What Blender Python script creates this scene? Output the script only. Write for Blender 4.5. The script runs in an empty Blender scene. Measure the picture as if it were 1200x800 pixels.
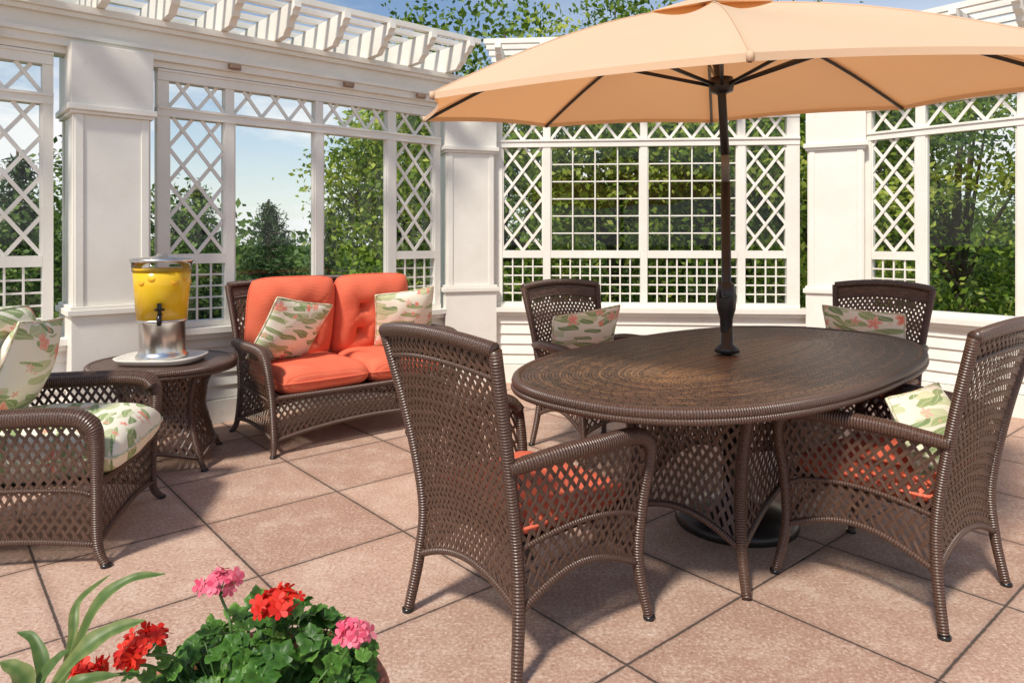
import bpy, math, random
import numpy as np
from mathutils import Vector, Matrix
random.seed(7); rng=np.random.default_rng(5)
V=Vector
sc=bpy.context.scene
sc.view_settings.view_transform='Standard'; sc.view_settings.look='None'; sc.view_settings.exposure=0
H=1.25; F=822.0

# ------------------------------------------------------------ materials
def newmat(name,col=(.5,.5,.5),rough=.5,spec=.5,metal=0):
    m=bpy.data.materials.new(name); m.use_nodes=True
    nt=m.node_tree; b=nt.nodes['Principled BSDF']
    b.inputs['Base Color'].default_value=(*col,1); b.inputs['Roughness'].default_value=rough
    b.inputs['Metallic'].default_value=metal
    b.inputs['Specular IOR Level'].default_value=spec
    return m,nt,b
def nd(nt,t,props=None,**kw):
    n=nt.nodes.new(t)
    if props:
        for k,v in props.items(): setattr(n,k,v)
    for k,v in kw.items():
        k=k.replace('_',' ')
        s=n.inputs[int(k[1:])] if k[0]=='i' and k[1:].isdigit() else n.inputs[k]
        if isinstance(v,bpy.types.NodeSocket): nt.links.new(v,s)
        else: s.default_value=v
    return n
def math_(nt,op,a,b=0.0,clamp=False):
    n=nt.nodes.new('ShaderNodeMath'); n.operation=op; n.use_clamp=clamp
    for i,x in enumerate((a,b)):
        if isinstance(x,bpy.types.NodeSocket): nt.links.new(x,n.inputs[i])
        else: n.inputs[i].default_value=x
    return n.outputs[0]
def mix(nt,f,a,b,bt='MIX'):
    n=nt.nodes.new('ShaderNodeMix'); n.data_type='RGBA'; n.blend_type=bt
    for s,x in ((n.inputs[0],f),(n.inputs[6],a),(n.inputs[7],b)):
        if isinstance(x,bpy.types.NodeSocket): nt.links.new(x,s)
        else: s.default_value=(*x,1) if isinstance(x,tuple) and len(x)==3 else x
    return n.outputs[2]
def ramp(nt,f,stops,interp='LINEAR'):
    n=nt.nodes.new('ShaderNodeValToRGB'); nt.links.new(f,n.inputs[0]); e=n.color_ramp.elements
    n.color_ramp.interpolation=interp
    while len(e)<len(stops): e.new(.5)
    for i,(p,c) in enumerate(stops):
        e[i].position=p; e[i].color=(*c,1) if isinstance(c,tuple) else (c,c,c,1)
    return n.outputs[0]
def bump(nt,b,h,strength=.5,dist=.002):
    n=nd(nt,'ShaderNodeBump',Strength=strength,Distance=dist); nt.links.new(h,n.inputs['Height'])
    nt.links.new(n.outputs[0],b.inputs['Normal'])
L=lambda nt,a,b: nt.links.new(a,b)

def m_white():
    m,nt,b=newmat('white_paint',(.82,.8,.76),.42,.4)
    tc=nd(nt,'ShaderNodeTexCoord').outputs['Object']
    n=nd(nt,'ShaderNodeTexNoise',Vector=tc,Scale=2.2,Detail=6,Roughness=.65).outputs[0]
    c=mix(nt,ramp(nt,n,[(.35,0.),(.7,1.)]),(.84,.815,.755),(.755,.72,.65))
    n2=nd(nt,'ShaderNodeTexNoise',Vector=tc,Scale=30,Detail=3).outputs[0]
    c=mix(nt,ramp(nt,n2,[(.64,0.),(.78,.4)]),c,(.60,.56,.48))
    L(nt,c,b.inputs['Base Color'])
    bump(nt,b,n2,.12,.002)
    return m
WHITE=m_white()
def m_wrap(name,base,scale):
    m,nt,b=newmat(name,base,.33,.65)
    uv=nd(nt,'ShaderNodeTexCoord').outputs['UV']
    w=nd(nt,'ShaderNodeTexWave',{'wave_type':'BANDS','bands_direction':'Y'},Vector=uv,Scale=scale).outputs[1]
    n=nd(nt,'ShaderNodeTexNoise',Vector=uv,Scale=90,Detail=2).outputs[0]
    dk=tuple(x*.30 for x in base); lt=tuple(min(1,x*2.0) for x in base)
    c=mix(nt,w,dk,base); c=mix(nt,ramp(nt,n,[(.45,0.),(.7,.8)]),c,lt)
    L(nt,c,b.inputs['Base Color']); bump(nt,b,w,.9,.003)
    return m
BR=(.100,.053,.037)
WRAP=m_wrap('wicker_wrap',BR,34)
def m_strand():
    m,nt,b=newmat('wicker_strand',BR,.28,.7)
    uv=nd(nt,'ShaderNodeTexCoord').outputs['UV']
    n=nd(nt,'ShaderNodeTexNoise',Vector=uv,Scale=22,Detail=3).outputs[0]
    c=ramp(nt,n,[(.33,(.042,.022,.017)),(.5,BR),(.68,(.27,.14,.08))])
    sx=nd(nt,'ShaderNodeSeparateXYZ',Vector=uv).outputs[0]
    w=math_(nt,'ABSOLUTE',math_(nt,'SINE',math_(nt,'MULTIPLY',sx,9.42)))
    L(nt,mix(nt,math_(nt,'POWER',w,.6),(.025,.014,.011),c),b.inputs['Base Color']); bump(nt,b,w,.7,.0015)
    return m
STR=m_strand()
def m_tight(name,c1,c2,bw,rh,gold=False):
    m,nt,b=newmat(name,BR,.38,.6)
    uv=nd(nt,'ShaderNodeTexCoord').outputs['UV']
    if gold:
        sp0=nd(nt,'ShaderNodeSeparateXYZ',Vector=uv)
        row=math_(nt,'FLOOR',math_(nt,'DIVIDE',sp0.outputs[1],rh))
        # every second ring slides half a reed, plus a slow drift so reeds never line up as spokes
        dr=nd(nt,'ShaderNodeTexWhiteNoise',{'noise_dimensions':'1D'},W=math_(nt,'ADD',row,31.7)).outputs[0]
        uv=nd(nt,'ShaderNodeCombineXYZ',X=math_(nt,'ADD',sp0.outputs[0],math_(nt,'MULTIPLY',dr,.5)),Y=sp0.outputs[1]).outputs[0]
    br=nd(nt,'ShaderNodeTexBrick',{'offset':.5},Vector=uv,Color1=(*c1,1),Color2=(*c2,1),Mortar=(.010,.007,.005,1),Scale=1.0)
    br.inputs['Mortar Size'].default_value=rh*(.13 if gold else .11); br.inputs['Mortar Smooth'].default_value=1
    br.inputs['Brick Width'].default_value=bw; br.inputs['Row Height'].default_value=rh
    c=br.outputs[0]
    h=math_(nt,'SUBTRACT',1,br.outputs[1])
    if gold:
        b.inputs['Roughness'].default_value=.42; b.inputs['Specular IOR Level'].default_value=.45
        sp=nd(nt,'ShaderNodeSeparateXYZ',Vector=uv); sy=sp.outputs[1]; sx_=sp.outputs[0]
        par=math_(nt,'MULTIPLY',math_(nt,'MODULO',row,2),.5)
        col=math_(nt,'FLOOR',math_(nt,'ADD',math_(nt,'DIVIDE',sx_,bw),par))
        wn=nd(nt,'ShaderNodeTexWhiteNoise',{'noise_dimensions':'2D'},Vector=nd(nt,'ShaderNodeCombineXYZ',X=col,Y=row).outputs[0]).outputs[0]
        wr=nd(nt,'ShaderNodeTexWhiteNoise',{'noise_dimensions':'1D'},W=row).outputs[0]
        ctr=math_(nt,'MULTIPLY',math_(nt,'SUBTRACT',.34,sy),.7)
        f=math_(nt,'ADD',math_(nt,'ADD',math_(nt,'MULTIPLY',wn,.40),math_(nt,'MULTIPLY',wr,.55)),ctr)
        f=ramp(nt,f,[(.38,0.),(.85,.9)])
        g=mix(nt,br.outputs[1],(.36,.20,.095),(.02,.012,.008))
        c=mix(nt,f,c,g)
        nn_=nd(nt,'ShaderNodeTexNoise',Vector=uv,Scale=150,Detail=2).outputs[0]
        c=mix(nt,math_(nt,'MULTIPLY',nn_,.35),c,(.03,.018,.012))
    L(nt,c,b.inputs['Base Color'])
    bump(nt,b,h,1.0 if gold else .8,.007 if gold else .003)
    return m
TIGHT=m_tight('wicker_tight',(.075,.043,.033),(.15,.085,.06),.022,.009)
TTOP=m_tight('wicker_table_top',(.060,.032,.024),(.15,.08,.05),.030,.0125,True)
def m_coral():
    m,nt,b=newmat('coral_fabric',(.80,.17,.09),.85,.2)
    uv=nd(nt,'ShaderNodeTexCoord').outputs['UV']
    w=nd(nt,'ShaderNodeTexWave',{'wave_type':'BANDS','bands_direction':'Y'},Vector=uv,Scale=38,Distortion=.8).outputs[1]
    n=nd(nt,'ShaderNodeTexNoise',Vector=uv,Scale=7,Detail=4).outputs[0]
    c=mix(nt,w,(.68,.12,.065),(.82,.19,.105)); c=mix(nt,ramp(nt,n,[(.4,0.),(.75,.3)]),c,(.84,.25,.15))
    L(nt,c,b.inputs['Base Color']); bump(nt,b,w,.5,.002)
    return m
CORAL=m_coral()
def m_floral():
    m,nt,b=newmat('floral_fabric',(.7,.66,.5),.85,.2)
    uv=nd(nt,'ShaderNodeTexCoord').outputs['UV']
    nz=nd(nt,'ShaderNodeTexNoise',Vector=uv,Scale=7,Detail=1)
    dis=nd(nt,'ShaderNodeVectorMath',{'operation':'SCALE'},Vector=nz.outputs['Color']); dis.inputs['Scale'].default_value=.06
    uvd=nd(nt,'ShaderNodeVectorMath',{'operation':'ADD'},i0=uv,i1=dis.outputs[0]).outputs[0]
    c=(.86,.82,.68)
    def leaf(c,rot,sc_,thr,ca,cb,off,frac,vein=True,petal=False):
        mp=nd(nt,'ShaderNodeMapping',Vector=uvd); mp.inputs['Rotation'].default_value=(0,0,rot)
        mp.inputs['Scale'].default_value=sc_; mp.inputs['Location'].default_value=(off,off*.7,0)
        vo=nd(nt,'ShaderNodeTexVoronoi',Vector=mp.outputs[0],Scale=1.0,Randomness=.85)
        lc=nd(nt,'ShaderNodeVectorMath',{'operation':'SUBTRACT'},i0=mp.outputs[0],i1=vo.outputs['Position']).outputs[0]
        ls=nd(nt,'ShaderNodeSeparateXYZ',Vector=lc)
        s=nd(nt,'ShaderNodeSeparateColor',Color=vo.outputs['Color'])
        if petal:
            an=math_(nt,'ARCTAN2',ls.outputs[1],ls.outputs[0])
            pr=math_(nt,'MULTIPLY',math_(nt,'ABSOLUTE',math_(nt,'SINE',math_(nt,'MULTIPLY',an,2.5))),-.2)
            d=math_(nt,'ADD',vo.outputs['Distance'],math_(nt,'ADD',pr,.08))
        else:
            d=math_(nt,'ADD',math_(nt,'ABSOLUTE',ls.outputs[1]),math_(nt,'MULTIPLY',math_(nt,'POWER',math_(nt,'ABSOLUTE',ls.outputs[0]),2),1.5))
        f=ramp(nt,d,[(thr-.03,1.),(thr,0.)])
        f=math_(nt,'MULTIPLY',f,math_(nt,'LESS_THAN',s.outputs[1],frac))
        col=mix(nt,s.outputs[0],ca,cb)
        if vein:
            vn=math_(nt,'ABSOLUTE',math_(nt,'SINE',math_(nt,'ADD',math_(nt,'MULTIPLY',ls.outputs[0],34),math_(nt,'MULTIPLY',math_(nt,'ABSOLUTE',ls.outputs[1]),-22))))
            col=mix(nt,math_(nt,'MULTIPLY',vn,.4),col,(.62,.66,.42))
            col=mix(nt,ramp(nt,math_(nt,'ABSOLUTE',ls.outputs[1]),[(.0,.8),(.035,0.)]),col,(.72,.72,.50))
        else:
            col=mix(nt,ramp(nt,d,[(thr*.35,.0),(thr*.9,.7)]),col,(.90,.60,.50))
            col=mix(nt,ramp(nt,vo.outputs['Distance'],[(0.,.9),(.10,0.)]),col,(.85,.70,.35))
        return mix(nt,f,c,col)
    c=leaf(c,.9,(4.6,14,1),.30,(.50,.55,.30),(.66,.68,.46),3.3,.65)
    c=leaf(c,-.5,(5.4,17,1),.28,(.17,.29,.08),(.36,.44,.18),1.3,.55)
    c=leaf(c,2.3,(6.5,21,1),.28,(.09,.21,.06),(.25,.34,.12),4.1,.45)
    c=leaf(c,.2,(11,11,1),.36,(.80,.20,.13),(.84,.36,.26),2.9,.36,False,True)
    c=leaf(c,1.1,(19,19,1),.28,(.76,.14,.10),(.82,.30,.20),5.5,.25,False,True)
    L(nt,c,b.inputs['Base Color'])
    w=nd(nt,'ShaderNodeTexNoise',Vector=uv,Scale=300).outputs[0]; bump(nt,b,w,.2,.001)
    return m
FLORAL=m_floral()
def m_floor():
    m,nt,b=newmat('paver_tiles',(.4,.26,.21),.75,.35)
    g=nd(nt,'ShaderNodeNewGeometry').outputs['Position']
    T=.62; ang=math.radians(40.4)
    sub=nd(nt,'ShaderNodeVectorMath',{'operation':'SUBTRACT'},i0=g,i1=(.81,2.464,0)).outputs[0]
    rt=nd(nt,'ShaderNodeVectorRotate',{'rotation_type':'Z_AXIS'},Vector=sub,Angle=-ang).outputs[0]
    s=nd(nt,'ShaderNodeSeparateXYZ',Vector=rt)
    masks=[];fl=[]
    for i in (0,1):
        t=math_(nt,'DIVIDE',s.outputs[i],T); fl.append(math_(nt,'FLOOR',math_(nt,'ADD',t,.0)))
        fr=math_(nt,'FRACT',t)
        d=math_(nt,'MINIMUM',fr,math_(nt,'SUBTRACT',1,fr)); masks.append(d)
    d=math_(nt,'MINIMUM',masks[0],masks[1])
    wob=nd(nt,'ShaderNodeTexNoise',Vector=g,Scale=40,Detail=2).outputs[0]
    dd=math_(nt,'ADD',d,math_(nt,'MULTIPLY',math_(nt,'SUBTRACT',wob,.5),.008))
    grout=ramp(nt,dd,[(.004,1.),(.009,0.)])
    cb=nd(nt,'ShaderNodeCombineXYZ',X=fl[0],Y=fl[1])
    wn=nd(nt,'ShaderNodeTexWhiteNoise',Vector=cb.outputs[0])
    c=ramp(nt,wn.outputs[0],[(0.,(.40,.245,.18)),(.5,(.50,.325,.245)),(1.,(.59,.405,.315))])
    n1=nd(nt,'ShaderNodeTexNoise',Vector=g,Scale=1.7,Detail=5).outputs[0]
    c=mix(nt,ramp(nt,n1,[(.35,0.),(.7,.5)]),c,(.39,.24,.175))
    n4=nd(nt,'ShaderNodeTexNoise',Vector=g,Scale=5,Detail=9,Roughness=.8).outputs[0]
    c=mix(nt,ramp(nt,n4,[(.48,0.),(.66,.55)]),c,(.68,.54,.44))
    c=mix(nt,ramp(nt,n4,[(.32,.5),(.46,0.)]),c,(.33,.19,.14))
    n2=nd(nt,'ShaderNodeTexNoise',Vector=g,Scale=80,Detail=5,Roughness=.8).outputs[0]
    c=mix(nt,ramp(nt,n2,[(.54,0.),(.61,.6)]),c,(.74,.60,.50))
    c=mix(nt,ramp(nt,n2,[(.38,.65),(.47,0.)]),c,(.24,.135,.10))
    n3=nd(nt,'ShaderNodeTexNoise',Vector=g,Scale=24,Detail=8,Roughness=.85).outputs[0]
    c=mix(nt,ramp(nt,n3,[(.61,0.),(.65,.85)]),c,(.84,.78,.71))
    edge=ramp(nt,d,[(.01,.4),(.05,0.)])
    c=mix(nt,edge,c,(.26,.16,.12))
    c=mix(nt,grout,c,(.085,.064,.053))
    L(nt,c,b.inputs['Base Color'])
    h=math_(nt,'SUBTRACT',math_(nt,'MULTIPLY',n2,.6),grout); bump(nt,b,h,.8,.0045)
    return m
FLOOR=m_floor()
def m_leaf(name,stops,tr=.35,rough=.5):
    m,nt,b=newmat(name,(.06,.1,.03),rough,.3)
    uv=nd(nt,'ShaderNodeTexCoord').outputs['UV']
    s=nd(nt,'ShaderNodeSeparateXYZ',Vector=uv).outputs[0]
    c=ramp(nt,s,stops); L(nt,c,b.inputs['Base Color'])
    t=nd(nt,'ShaderNodeBsdfTranslucent',Color=c)
    mx=nd(nt,'ShaderNodeMixShader',Fac=tr); L(nt,b.outputs[0],mx.inputs[1]); L(nt,t.outputs[0],mx.inputs[2])
    L(nt,mx.outputs[0],nt.nodes['Material Output'].inputs[0])
    return m
LEAF=m_leaf('deciduous_leaves',[(0,(.065,.13,.015)),(.45,(.20,.31,.035)),(.8,(.38,.48,.06)),(1,(.56,.60,.13))],.45)
LEAFD=m_leaf('dark_leaves',[(0,(.04,.08,.018)),(.6,(.12,.20,.045)),(1,(.26,.36,.08))],.35)
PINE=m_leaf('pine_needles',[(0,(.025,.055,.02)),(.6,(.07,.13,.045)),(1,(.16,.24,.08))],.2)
GLEAF=m_leaf('geranium_leaves',[(0,(.03,.09,.015)),(.6,(.08,.20,.03)),(1,(.20,.38,.08))],.25,.4)
LILY=m_leaf('lily_leaves',[(0,(.05,.10,.025)),(.6,(.11,.18,.05)),(1,(.24,.28,.10))],.25,.4)
BARK,_,_=newmat('bark',(.09,.065,.045),.9)
RED=m_leaf('red_petals',[(0,(.60,.012,.01)),(1,(.88,.06,.03))],.3)
PINK=m_leaf('pink_petals',[(0,(.78,.09,.19)),(1,(.92,.30,.38))],.3)
def m_simple(name,col,rough,spec=.5,metal=0,var=.25,scale=20,bs=0):
    m,nt,b=newmat(name,col,rough,spec,metal)
    tc=nd(nt,'ShaderNodeTexCoord').outputs['Object']
    n=nd(nt,'ShaderNodeTexNoise',Vector=tc,Scale=scale,Detail=4).outputs[0]
    L(nt,mix(nt,n,tuple(x*(1-var) for x in col),tuple(min(1,x*(1+var)) for x in col)),b.inputs['Base Color'])
    if bs: bump(nt,b,n,bs,.003)
    return m
BLACK=m_simple('dark_metal',(.018,.016,.015),.35)
POLEG=m_simple('pole_collar_grey',(.16,.155,.15),.45)
STEEL=m_simple('brushed_steel',(.72,.70,.67),.25,.5,1,.08)
PLAST=m_simple('black_plastic',(.012,.012,.012),.25)
TRAY=m_simple('white_tray',(.75,.72,.66),.4,var=.06)
TERRA=m_simple('terracotta',(.45,.19,.12),.85,.2,0,.25,12,.3)
SOIL=m_simple('soil',(.035,.022,.015),.95,.1,0,.5,60,1)
FIX=m_simple('fixture_bronze',(.30,.20,.14),.4)
WOODF=m_simple('finial_wood',(.45,.20,.07),.4)
ORNG=m_simple('orange_slice',(.92,.42,.02),.3)
STEM=m_simple('green_stem',(.10,.20,.05),.5)
GRASS=m_simple('grass',(.06,.10,.03),.95,.1,0,.4,1.5)
CARP=m_simple('car_paint_silver',(.45,.46,.48),.25,.5,.3); CARD=m_simple('car_window',(.02,.025,.03),.1); TYRE=m_simple('tyre',(.02,.02,.02),.8); ASPH=m_simple('asphalt',(.06,.06,.062),.9)
def m_juice():
    m,nt,b=newmat('lemonade',(.90,.58,.03),.15,.5)
    tc=nd(nt,'ShaderNodeTexCoord').outputs['Object']
    n=nd(nt,'ShaderNodeTexNoise',Vector=tc,Scale=9,Detail=2).outputs[0]
    c=mix(nt,n,(.96,.55,.012),(.98,.70,.05)); L(nt,c,b.inputs['Base Color'])
    t=nd(nt,'ShaderNodeBsdfTranslucent',Color=(1,.72,.05,1))
    mx=nd(nt,'ShaderNodeMixShader',Fac=.22); L(nt,b.outputs[0],mx.inputs[1]); L(nt,t.outputs[0],mx.inputs[2])
    L(nt,mx.outputs[0],nt.nodes['Material Output'].inputs[0])
    return m
JUICE=m_juice()
def m_glass(name,tint):
    m=bpy.data.materials.new(name); m.use_nodes=True; nt=m.node_tree
    nt.nodes.remove(nt.nodes['Principled BSDF'])
    t=nd(nt,'ShaderNodeBsdfTransparent',Color=(*tint,1)); gl=nd(nt,'ShaderNodeBsdfGlossy',Roughness=.02)
    fr=nd(nt,'ShaderNodeFresnel',IOR=1.45)
    mx=nd(nt,'ShaderNodeMixShader',Fac=fr.outputs[0]); L(nt,t.outputs[0],mx.inputs[1]); L(nt,gl.outputs[0],mx.inputs[2])
    L(nt,mx.outputs[0],nt.nodes['Material Output'].inputs[0]); return m
GLASS=m_glass('window_glass',(.95,.98,.96)); CLEAR=m_glass('clear_glass',(.97,.97,.96))
def m_canvas():
    m,nt,b=newmat('umbrella_canvas',(.78,.53,.32),.85,.15)
    tc=nd(nt,'ShaderNodeTexCoord').outputs['Object']
    n=nd(nt,'ShaderNodeTexNoise',Vector=tc,Scale=2.5,Detail=5).outputs[0]
    c=mix(nt,n,(.83,.64,.44),(.88,.70,.50)); L(nt,c,b.inputs['Base Color'])
    t=nd(nt,'ShaderNodeBsdfTranslucent',Color=(.92,.40,.14,1))
    mx=nd(nt,'ShaderNodeMixShader',Fac=.36); L(nt,b.outputs[0],mx.inputs[1]); L(nt,t.outputs[0],mx.inputs[2])
    L(nt,mx.outputs[0],nt.nodes['Material Output'].inputs[0])
    n2=nd(nt,'ShaderNodeTexNoise',Vector=tc,Scale=400).outputs[0]; bump(nt,b,n2,.15,.001)
    return m
CANVAS=m_canvas()

# ------------------------------------------------------------ mesh builder
def cat(pts,n=6):
    P=[V(p) for p in pts]; P=[P[0]*2-P[1]]+P+[P[-1]*2-P[-2]]; out=[]
    for i in range(1,len(P)-2):
        a,b,c,d=P[i-1:i+3]
        for k in range(n):
            t=k/n
            out.append(.5*((2*b)+(c-a)*t+(2*a-5*b+4*c-d)*t*t+(3*b-a-3*c+d)*t**3))
    out.append(P[-2]); return out
class MB:
    def __init__(s): s.v=[];s.f=[];s.m=[];s.uv=[];s.sm=[];s.mats=[];s.M=Matrix()
    def mi(s,m):
        if m not in s.mats: s.mats.append(m)
        return s.mats.index(m)
    def vert(s,p): s.v.append(tuple(s.M@V(p))); return len(s.v)-1
    def face(s,idx,mat,uv=None,smooth=True):
        s.f.append(tuple(idx)); s.m.append(s.mi(mat)); s.sm.append(smooth)
        s.uv.extend(uv if uv else [(0,0)]*len(idx))
    def grid(s,P,mat,ci=False,cj=False,ul=1,vl=1,smooth=True,uvf=None):
        ni=len(P);nj=len(P[0]); I=[[s.vert(p) for p in row] for row in P]
        ei=ni if ci else ni-1; ej=nj if cj else nj-1
        for i in range(ei):
            for j in range(ej):
                i2=(i+1)%ni;j2=(j+1)%nj
                if uvf: uv=[uvf(i,j),uvf(i,j+1),uvf(i+1,j+1),uvf(i+1,j)]
                else: uv=[(j/ej*ul,i/ei*vl),((j+1)/ej*ul,i/ei*vl),((j+1)/ej*ul,(i+1)/ei*vl),(j/ej*ul,(i+1)/ei*vl)]
                s.face((I[i][j],I[i][j2],I[i2][j2],I[i2][j]),mat,uv,smooth)
        return I
    def box(s,x0,x1,y0,y1,z0,z1,mat):
        i=[s.vert(p) for p in ((x0,y0,z0),(x1,y0,z0),(x1,y1,z0),(x0,y1,z0),(x0,y0,z1),(x1,y0,z1),(x1,y1,z1),(x0,y1,z1))]
        for q in ((0,3,2,1),(4,5,6,7),(0,1,5,4),(1,2,6,5),(2,3,7,6),(3,0,4,7)):
            s.face([i[k] for k in q],mat,[(0,0),(1,0),(1,1),(0,1)],False)
    def tube(s,pts,r,mat,n=8,caps=True,flat=1.0,closed=False):
        pts=[V(p) for p in pts]; N=len(pts); rr=r if isinstance(r,(list,tuple)) else [r]*N
        if len(rr)!=N: rr=list(np.interp(np.linspace(0,1,N),np.linspace(0,1,len(rr)),rr))
        T=(pts[1]-pts[0]).normalized(); up=V((0,0,1)) if abs(T.z)<.9 else V((0,1,0))
        nn=T.cross(up).normalized(); rows=[]; ln=[0]
        for i,p in enumerate(pts):
            if closed: t=(pts[(i+1)%N]-pts[i-1]).normalized()
            else: t=(pts[min(i+1,N-1)]-pts[max(i-1,0)]).normalized()
            nn=(nn-t*nn.dot(t)).normalized(); bb=t.cross(nn)
            if i: ln.append(ln[-1]+(p-pts[i-1]).length)
            rows.append([p+nn*math.cos(2*math.pi*k/n)*rr[i]+bb*math.sin(2*math.pi*k/n)*rr[i]*flat for k in range(n)])
        ln.append(ln[-1]+.02)
        I=s.grid(rows,mat,ci=closed,cj=True,uvf=lambda i,j:(j/n,ln[i]))
        if caps and not closed:
            s.face(I[0][::-1],mat); s.face(I[-1],mat)
    def lathe(s,prof,mat,n=32,c=(0,0,0)):
        s.grid([[(c[0]+r*math.cos(2*math.pi*k/n),c[1]+r*math.sin(2*math.pi*k/n),c[2]+z) for k in range(n)] for r,z in prof],mat,cj=True,ul=2,vl=1)
    def weave(s,S,W,Hh,pitch,width,mat,k=.62,amp=.0025):
        def ev(a,b): return S(min(max(a/W,0),1),min(max(b/Hh,0),1))
        e=.004
        nI=int(math.ceil((W+k*Hh)/pitch))+1
        for fam in (1,-1):
            rng_=range(-int(k*Hh/pitch)-1,int(W/pitch)+2) if fam==1 else range(0,nI+1)
            for i in rng_:
                o=i*pitch; bs=[]
                for j in range(-nI*2,nI*2+2):
                    b=((j-i) if fam==1 else (i-j))*pitch/(2*k)
                    if -1e-6<=b<=Hh and 0<=o+fam*k*b<=W: bs.append((b,(-1)**((i+j)%2)*fam))
                lo,hi=0,Hh
                if fam==1: lo=max(lo,(0-o)/k); hi=min(hi,(W-o)/k)
                else: lo=max(lo,(o-W)/k); hi=min(hi,o/k)
                if hi-lo<.01: continue
                bs=[x for x in bs if lo+.004<x[0]<hi-.004]; bs.sort()
                bs=[(lo,0)]+bs+[(hi,0)]
                rows=[]; wd=width*random.uniform(.88,1.1)
                for b,sg in bs:
                    a=o+fam*k*b; p=ev(a,b)
                    da=ev(min(a+e,W),b)-ev(max(a-e,0),b); db=ev(a,min(b+e,Hh))-ev(a,max(b-e,0))
                    nrm=da.cross(db)
                    if nrm.length<1e-12: nrm=V((0,1,0))
                    nrm.normalize(); t=(db+da*fam*k)
                    if t.length<1e-9: continue
                    t.normalize(); sd=nrm.cross(t)
                    c=p+nrm*amp*sg+sd*random.uniform(-.0008,.0008)
                    rows.append([c-sd*wd/2,c-sd*wd*.2+nrm*.0012,c+sd*wd*.2+nrm*.0012,c+sd*wd/2])
                r0=random.random()*7
                if len(rows)>1: s.grid(rows,mat,uvf=lambda i_,j_:(j_/3,r0+i_*.03))
    def cushion(s,M0,lx,ly,T,mat,p=2.2,q=.6,pinch=0.0,n=22,tufts=(),uvo=(0,0),wr=.08,rc=.03,rp=6):
        old=s.M; s.M=old@M0
        def out(u,v):
            x=lx*u*(1-pinch*(1-v*v)*abs(u)); y=ly*v*(1-pinch*(1-u*u)*abs(v)); f=1-rc*(abs(u*v))**rp
            return x*f,y*f
        for sg in (1,-1):
            P=[]
            for i in range(n+1):
                v=-1+2*i/n; v=math.copysign(1-(1-abs(v))**1.5,v); row=[]
                for j in range(n+1):
                    u=-1+2*j/n; u=math.copysign(1-(1-abs(u))**1.5,u)
                    h=T*max(0,(1-abs(u)**p))**q*max(0,(1-abs(v)**p))**q
                    x,y=out(u,v)
                    h*=1+wr*math.sin(u*3.1+uvo[0]*9)*math.cos(v*2.7+uvo[1]*5)+.03*math.sin(u*9+v*6+uvo[0]*5)
                    for tx,ty in tufts:
                        dx,dy=x-tx,y-ty; dd=dx*dx+dy*dy; h-=T*.5*math.exp(-dd/.0008)+T*.26*math.exp(-dd/.006)
                        h-=T*.14*math.exp(-abs(abs(dx)-abs(dy))/.008)*math.exp(-dd/.012)
                    row.append((x,y,sg*max(h,0)))
                P.append(row)
            s.grid(P,mat,uvf=lambda i,j:(P[min(i,n)][min(j,n)][0]+uvo[0],P[min(i,n)][min(j,n)][1]+uvo[1]))
            for tx,ty in tufts:
                s.lathe([(.0,.006),(.008,.004),(.011,0)],mat,10,(tx,ty,sg*T*.30))
        m_=12
        s.tube([(*out(u,v),0) for u,v in
            [(-1+2*k/m_,-1) for k in range(m_)]+[(1,-1+2*k/m_) for k in range(m_)]+[(1-2*k/m_,1) for k in range(m_)]+[(-1,1-2*k/m_) for k in range(m_)]],.006,mat,6,closed=True)
        s.M=old
    def mesh(s,name):
        me=bpy.data.meshes.new(name); me.from_pydata(s.v,[],s.f)
        for m in s.mats: me.materials.append(m)
        me.polygons.foreach_set('material_index',s.m); me.polygons.foreach_set('use_smooth',s.sm)
        ul=me.uv_layers.new(name='UVMap'); ul.data.foreach_set('uv',np.array(s.uv,dtype=np.float32).ravel())
        me.update(); return me
    def obj(s,name,M=None,parent=None,bevel=0):
        o=bpy.data.objects.new(name,s.mesh(name)); sc.collection.objects.link(o)
        if M is not None: o.matrix_world=M
        if parent: o.parent=parent
        if bevel:
            b=o.modifiers.new('b','BEVEL'); b.width=bevel; b.segments=2; b.limit_method='ANGLE'
        return o
def empty(name,loc=(0,0,0)):
    o=bpy.data.objects.new(name,None); o.location=loc; sc.collection.objects.link(o); return o
def place(x,y,fx,fy,z=0):
    return Matrix.Translation((x,y,z))@Matrix.Rotation(math.atan2(-fx,fy),4,'Z')
RX=lambda d: Matrix.Rotation(math.radians(d),4,'X')
RY=lambda d: Matrix.Rotation(math.radians(d),4,'Y')
RZ=lambda d: Matrix.Rotation(math.radians(d),4,'Z')
TR=lambda x,y,z: Matrix.Translation((x,y,z))

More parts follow.
